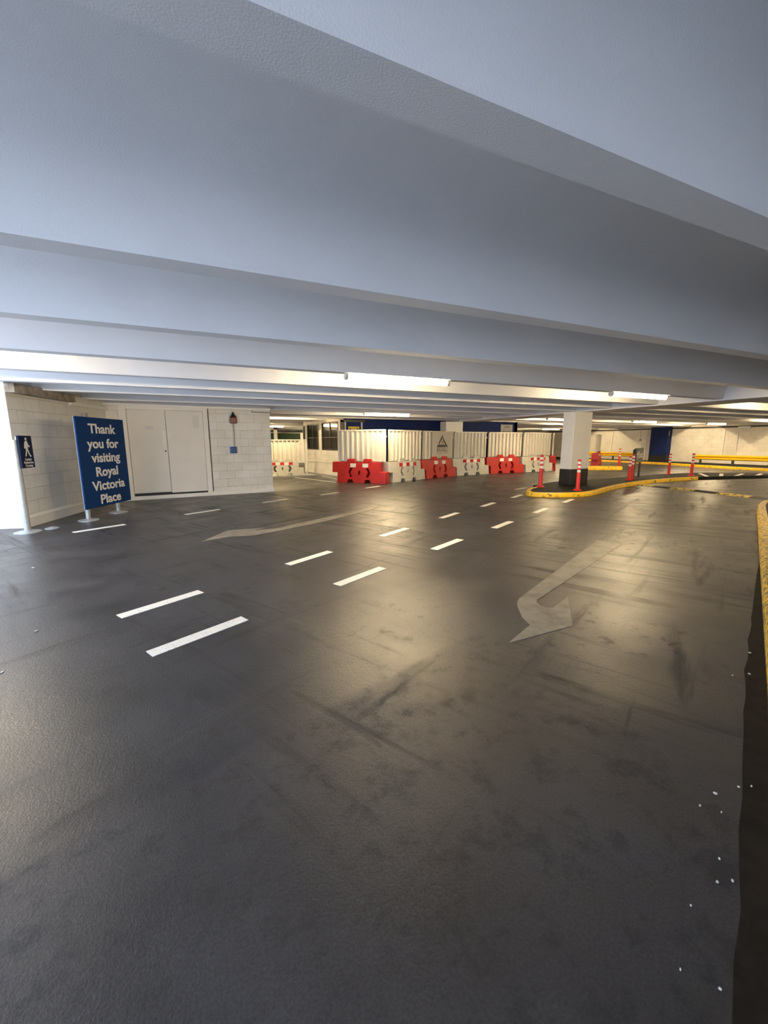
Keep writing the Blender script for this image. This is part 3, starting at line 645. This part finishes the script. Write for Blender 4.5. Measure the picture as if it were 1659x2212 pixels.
def seg(i, P0, P1, white, lab, plab, first_b, first_p):
    a = math.atan2(P1[1]-P0[1], P1[0]-P0[0])
    if first_b:
        src = whp if white else redp; src.location = (*P0, 0); src.rotation_euler.z = a; src['label'] = lab; src['group'] = GB
    else: dup(whp if white else redp, (*P0, 0), a, lab, GB)
    if plab is None: return
    ox = P0[0]-0.05*math.cos(a); oy = P0[1]-0.05*math.sin(a)
    if first_p: panp.location = (ox, oy, 0); panp.rotation_euler.z = a; panp['label'] = plab; panp['group'] = GP
    else: return dup(panp, (ox, oy, 0), a, plab, GP)
seg(1, (5.15, 15.88), (6.60, 14.28), False, 'red plastic barrier at the left corner of the linked row', 'white corrugated panel above the red corner barrier', True, True)
seg(2, (6.85, 14.72), (8.85, 15.62), True, 'off-white plastic barrier next to the red corner barrier', 'white corrugated panel above the white barrier left of the logo board', True, False)
seg(3, (8.93, 15.70), (11.0, 16.40), False, 'red plastic barrier under the board with the triangle logo', 'white corrugated panel mostly covered by the logo board', False, False)
seg(4, (11.08, 16.45), (13.3, 16.75), True, 'off-white plastic barrier right of the red one under the logo board', 'white corrugated panel immediately right of the logo board', False, False)
seg(5, (13.35, 16.75), (15.5, 16.72), False, 'bright red plastic barrier in the middle right of the row', 'white corrugated panel above the bright red barrier', False, False)
seg(6, (15.62, 16.75), (17.75, 16.95), True, 'off-white plastic barrier behind the first bollard of the island', 'white corrugated panel ending behind the white column', False, False)
seg(7, (17.95, 17.0), (19.2, 18.7), False, 'red plastic barrier mostly hidden behind the white column', 'white corrugated panel turning away behind the white column', False, False)
seg(8, (24.3, 19.35), (26.1, 20.45), False, 'far red plastic barrier seen end on right of the white column', 'grey-white panel seen end on above the far red barrier', False, False)
# the smaller run beyond the doorway wall
a = math.atan2(-0.1, 1.6)
o = dup(whp, (2.62, 19.45, 0.06), a, 'off-white plastic barrier beyond the doorway wall, left of the booth', GB); o.scale = (0.86, 0.86, 0.80)
o = dup(panp, (2.56, 19.45, 0.06), a, 'white corrugated panel above the barrier left of the booth', GP); o.scale = (0.86, 0.86, 0.80)
b = MB(); b.box(-0.5, 5.0, 19.0, 19.95, 0, 0.06); struct(b.build('trim_14', M_CONDUIT))

# board with the logo on the third panel
a3 = math.atan2(16.40-15.70, 11.0-8.93)
t = thing('logo_board', 'plain pale board with dark triangle logo over the red barrier', 'sign', (8.93+0.52*math.cos(a3), 15.70+0.52*math.sin(a3), 0), a3)
b = MB(); b.box(0, 1.42, -0.092, -0.082, BH+0.06, 2.07); pn = b.build('board', M_BANNER, t)
b = MB(); cx, y0, y1 = 0.70, -0.0955, -0.0915
def q(pts, bb): bb.prism([(cx+x, z) for x, z in pts], y0, y1, 'y')
zb, zt, hw = 1.36, 1.92, 0.40
q([(0.0, zt), (0.035, zt-0.11), (-0.22, zb+0.155), (-0.30, zb+0.155), (-0.03, zt-0.03)], b)
q([(0.05, zt-0.13), (hw, zb), (hw-0.12, zb), (0.005, zt-0.19)], b)
q([(-hw, zb), (hw-0.16, zb), (hw-0.20, zb+0.12), (-0.325, zb+0.12)], b)
tag(b.build('logo', M_LOGO, pn), 'dark triangle logo')
b = MB(); q([(-0.12, zb+0.16), (0.13, zb+0.16), (0.0, zb+0.34)], b); tag(b.build('logo_core', M_TAN, pn), 'tan triangle in the logo')
text_mesh('lettering', [('BAXALL', cx, 1.235)], 0.25, M_LOGO, pn, bold=0.0, extrude=0.0015, xs=0.90, y=-0.0945)
text_mesh('small_lettering', [('CONSTRUCTION', cx, 1.085)], 0.085, M_LOGO, pn, bold=-0.001, extrude=0.001, xs=1.15, y=-0.0945)

# signs on the blue frontage, green sheet
t = thing('yellow_notice', 'yellow notice on the dark doorway behind the red corner barrier', 'sign', (6.22, 17.80, 2.0))
b = MB(); b.box(0, 0.54, 0.0, 0.03, 0, 0.30); pn = b.build('plate', M_YSIGN, t)
b = MB(); b.box(0.05, 0.13, -0.004, 0.0, 0.14, 0.22); b.box(0.41, 0.49, -0.004, 0.0, 0.14, 0.22); b.box(0.18, 0.36, -0.004, 0, 0.05, 0.08); b.build('marks', M_DARK, pn)
t = thing('wall_notice', 'grey notice at the right end of the blue wall above the hoarding', 'sign', (14.98, 17.86, 1.9))
b = MB(); b.box(0, 0.80, 0.0, 0.03, 0, 0.62); pn = b.build('plate', M_GSIGN, t)
text_mesh('lettering', [('CAUTION', 0.4, 0.49), ('SAFETY ON SITE', 0.4, 0.24)], 0.12, M_DARK, pn, bold=0.002, extrude=0.001, xs=0.72, y=-0.002)
b = MB(); b.box(2.6, 7.2, 31.9, 31.96, 1.75, 2.28); tag(b.build('green_sheet', M_GREEN), 'dark green sheeting hung beyond the barrier left of the booth', 'sheet')
for i, x in enumerate((2.7, 7.1)):
    pass
b = MB(); b.box(2.0, 7.8, 31.97, 32.05, 0, 2.3); struct(b.build('wall_rear_screen', M_WHITE))
t = thing('vertical_pipe', 'bright white vertical pipe at the far corner of the booth', 'pipe', (4.97, 20.75, 0))
b = MB(); b.cyl((0, 0, 0.0), (0, 0, 2.45), 0.05); b.build('pipe', M_WHITE, t, smooth=40)
b = MB(); b.box(-0.14, -0.05, -0.02, 0.04, 1.75, 2.40); b.build('bracket', M_DARK, t)

# ------------------------------------------------------------------ flexible bollards
def make_bollard():
    t = thing('flexible_bollard', 'x', 'bollard')
    b = MB(); b.lathe([(0.13, 0.0), (0.13, 0.02), (0.09, 0.04), (0.06, 0.055)]); b.build('base', M_REDB, t, smooth=40)
    b = MB(); b.lathe([(0.066, 0.04), (0.062, 0.10), (0.056, 0.55), (0.050, 0.58), (0.050, 0.97), (0.045, 1.0), (0.02, 1.005)]); b.build('post', M_REDB, t, smooth=40)
    for z in (0.585, 0.725, 0.855):
        b = MB(); b.cyl((0, 0, z), (0, 0, z+0.075), 0.0525); tag(b.build('reflective_band', M_REFW, t, smooth=40), 'white reflective band')
    b = MB(); b.cyl((0, 0, 0.95), (0, 0, 1.0), 0.051, 0.049); b.build('cap', M_REDB, t, smooth=40)
    return t
bol = make_bollard()
for i, (x, y, z, s, lab) in enumerate((
    (10.55, 8.91, 0.116, 0.95, 'red and white bollard in front of the white column'),
    (10.22, 10.1, 0.116, 1.06, 'red and white bollard left of the white column on the island tip'),
    (15.10, 10.44, 0.12, 0.92, 'nearer of two red and white bollards left of the exit sign'),
    (15.75, 10.78, 0.12, 0.98, 'farther of two red and white bollards left of the exit sign'),
    (19.45, 11.58, 0.12, 0.93, 'red and white bollard in front of the dark blue column'),
    (19.30, 10.55, 0.12, 0.97, 'red and white bollard at the right end of the yellow island kerb'),
    (24.5, 17.7, 0.0, 1.15, 'distant red and white bollard before the yellow rail'))):
    if i == 0: bol.location = (x, y, z); bol['label'] = lab; bol['group'] = 'red and white flexible bollards'; o = bol
    else: o = dup(bol, (x, y, z), i*0.7, lab, 'red and white flexible bollards')
    o.scale = (s, s, s)

# exit sign on the island
ea = math.atan2(11.275-11.079, 16.911-16.272)
t = thing('exit_sign', 'small grey-green exit sign on two dark posts on the island', 'sign', (16.272, 11.079, 0.1155), ea)
for x in (0.0, 0.66):
    b = MB(); b.box(x-0.05, x+0.05, -0.03, 0.03, 0, 1.2); b.build('post', M_EXITP, t, bevel=0.006)
b = MB(); b.box(-0.05, 0.80, -0.06, -0.03, 0.62, 1.22); pn = b.build('board', M_EXIT, t, bevel=0.004)
b = MB(); b.box(-0.13, -0.05, -0.06, 0.05, 0.62, 1.16); tag(b.build('board_side', M_EXITP, pn), 'dark side of the board')
text_mesh('lettering', [('Exit', 0.46, 0.93)], 0.36, M_LETTER, pn, bold=0.004, extrude=0.001, xs=0.95, y=-0.0615)
b = MB(); ax = 0.09
b.prism([(ax-0.02, 0.78), (ax+0.02, 0.78), (ax+0.02, 0.98), (ax+0.07, 0.93), (ax+0.07, 0.98), (ax, 1.06), (ax-0.07, 0.98), (ax-0.07, 0.93), (ax-0.02, 0.98)], -0.063, -0.0595, 'y'); tag(b.build('arrow', M_LETTER, pn), 'white arrow')

# ------------------------------------------------------------------ yellow guard rails by the far wall
WB = [(0.0, 0.0), (-0.07, 0.05), (-0.07, 0.11), (0.0, 0.15), (0.0, 0.17), (-0.07, 0.21), (-0.07, 0.27), (0.0, 0.32)]
def rail(lab, y0, y1, x, zb, posts):
    t = thing('guard_rail', lab, 'guard rail', (x, y0, 0.12))
    b = MB(); prof = [(q[0], q[1]) for q in WB]+[(q[0]+0.02, q[1]) for q in WB[::-1]]
    L = y1-y0
    A = [b.bm.verts.new((p[0], 0, zb+p[1])) for p in prof]; B = [b.bm.verts.new((p[0], L, zb+p[1])) for p in prof]; n = len(prof)
    for i in range(n): b.bm.faces.new((A[i], A[(i+1) % n], B[(i+1) % n], B[i]))
    b.bm.faces.new(A); b.bm.faces.new(B[::-1]); b.build('beam', M_RAIL, t, smooth=30)
    for y in posts:
        b = MB(); b.box(0.03, 0.12, y-y0-0.05, y-y0+0.05, 0, zb+0.22); b.build('post', M_EXITP, t)
rail('long yellow guard rail before the far wall right of the dark blue column', 5.0, 16.3, 30.0, 0.30, (16.0, 14.2, 12.4, 10.6, 8.8, 7.0))
rail('yellow guard rail before the far wall left of the dark blue column', 19.9, 26.5, 30.0, 0.33, (20.6, 22.3, 24.0, 25.7))

# far wall fittings
t = thing('wall_conduit', 'white conduit running down the far wall from a small white box', 'conduit', (30.98, 14.55, 0))
b = MB(); b.cyl((0, 0, 0.2), (0, 0, 2.36), 0.035); b.build('pipe', M_WHITE, t, smooth=40)
b = MB(); b.box(-0.10, 0.02, -0.62, 0.02, 2.36, 2.52); b.build('box', M_WHITE, t, bevel=0.01)
t = thing('hanging_detector', 'small dark fitting hanging on a thin drop rod by the far wall', 'fitting', (30.6, 20.55, 0))
b = MB(); b.cyl((0, 0, 1.75), (0, 0.0, 3.15), 0.018); b.build('rod', M_CONDUIT, t)
b = MB(); b.lathe([(0.02, 1.80), (0.08, 1.75), (0.10, 1.68), (0.03, 1.64)]); b.build('head', M_CONDUIT, t, smooth=50)

# ------------------------------------------------------------------ scraps of litter
def scrap(x, y, r, lab, grp):
    r *= 0.65
    rr = random.Random(int(x*1000)); n = 7
    pts = [((r*(0.6+0.4*rr.random()))*math.cos(2*math.pi*k/n)*1.5, (r*(0.6+0.4*rr.random()))*math.sin(2*math.pi*k/n)) for k in range(n)]
    b = MB(); b.prism(pts, 0.0, 0.006); tag(b.build('paper_scrap', M_SCRAP, loc=(x, y, 0.0015), rotz=rr.random()*6), lab, 'litter', grp)
G = 'white scraps of litter'
for i, (x, y, r) in enumerate(((3.731, 1.474, .013), (3.377, 1.318, .010), (3.249, 1.357, .006), (2.248, 0.804, .006), (2.19, 0.827, .006), (2.051, 0.851, .010), (1.915, 0.842, .006), (1.964, 0.784, .005), (1.725, 0.672, .005), (1.621, 0.627, .006), (1.677, 0.606, .006), (1.449, 0.62, .004), (1.23, 0.528, .004), (1.289, 0.452, .005))):
    scrap(x, y, r, 'tiny white scrap of litter along the yellow kerb at the right edge', 'white scraps along the right kerb')
scrap(-2.081, 6.473, 0.022, 'tiny white scrap on the asphalt in front of the blue board, farther one', G)
scrap(-1.398, 4.203, 0.016, 'tiny white scrap on the asphalt left of the lane dashes', G)
scrap(-1.387, 3.503, 0.014, 'tiny white scrap at the left edge of the picture', G)
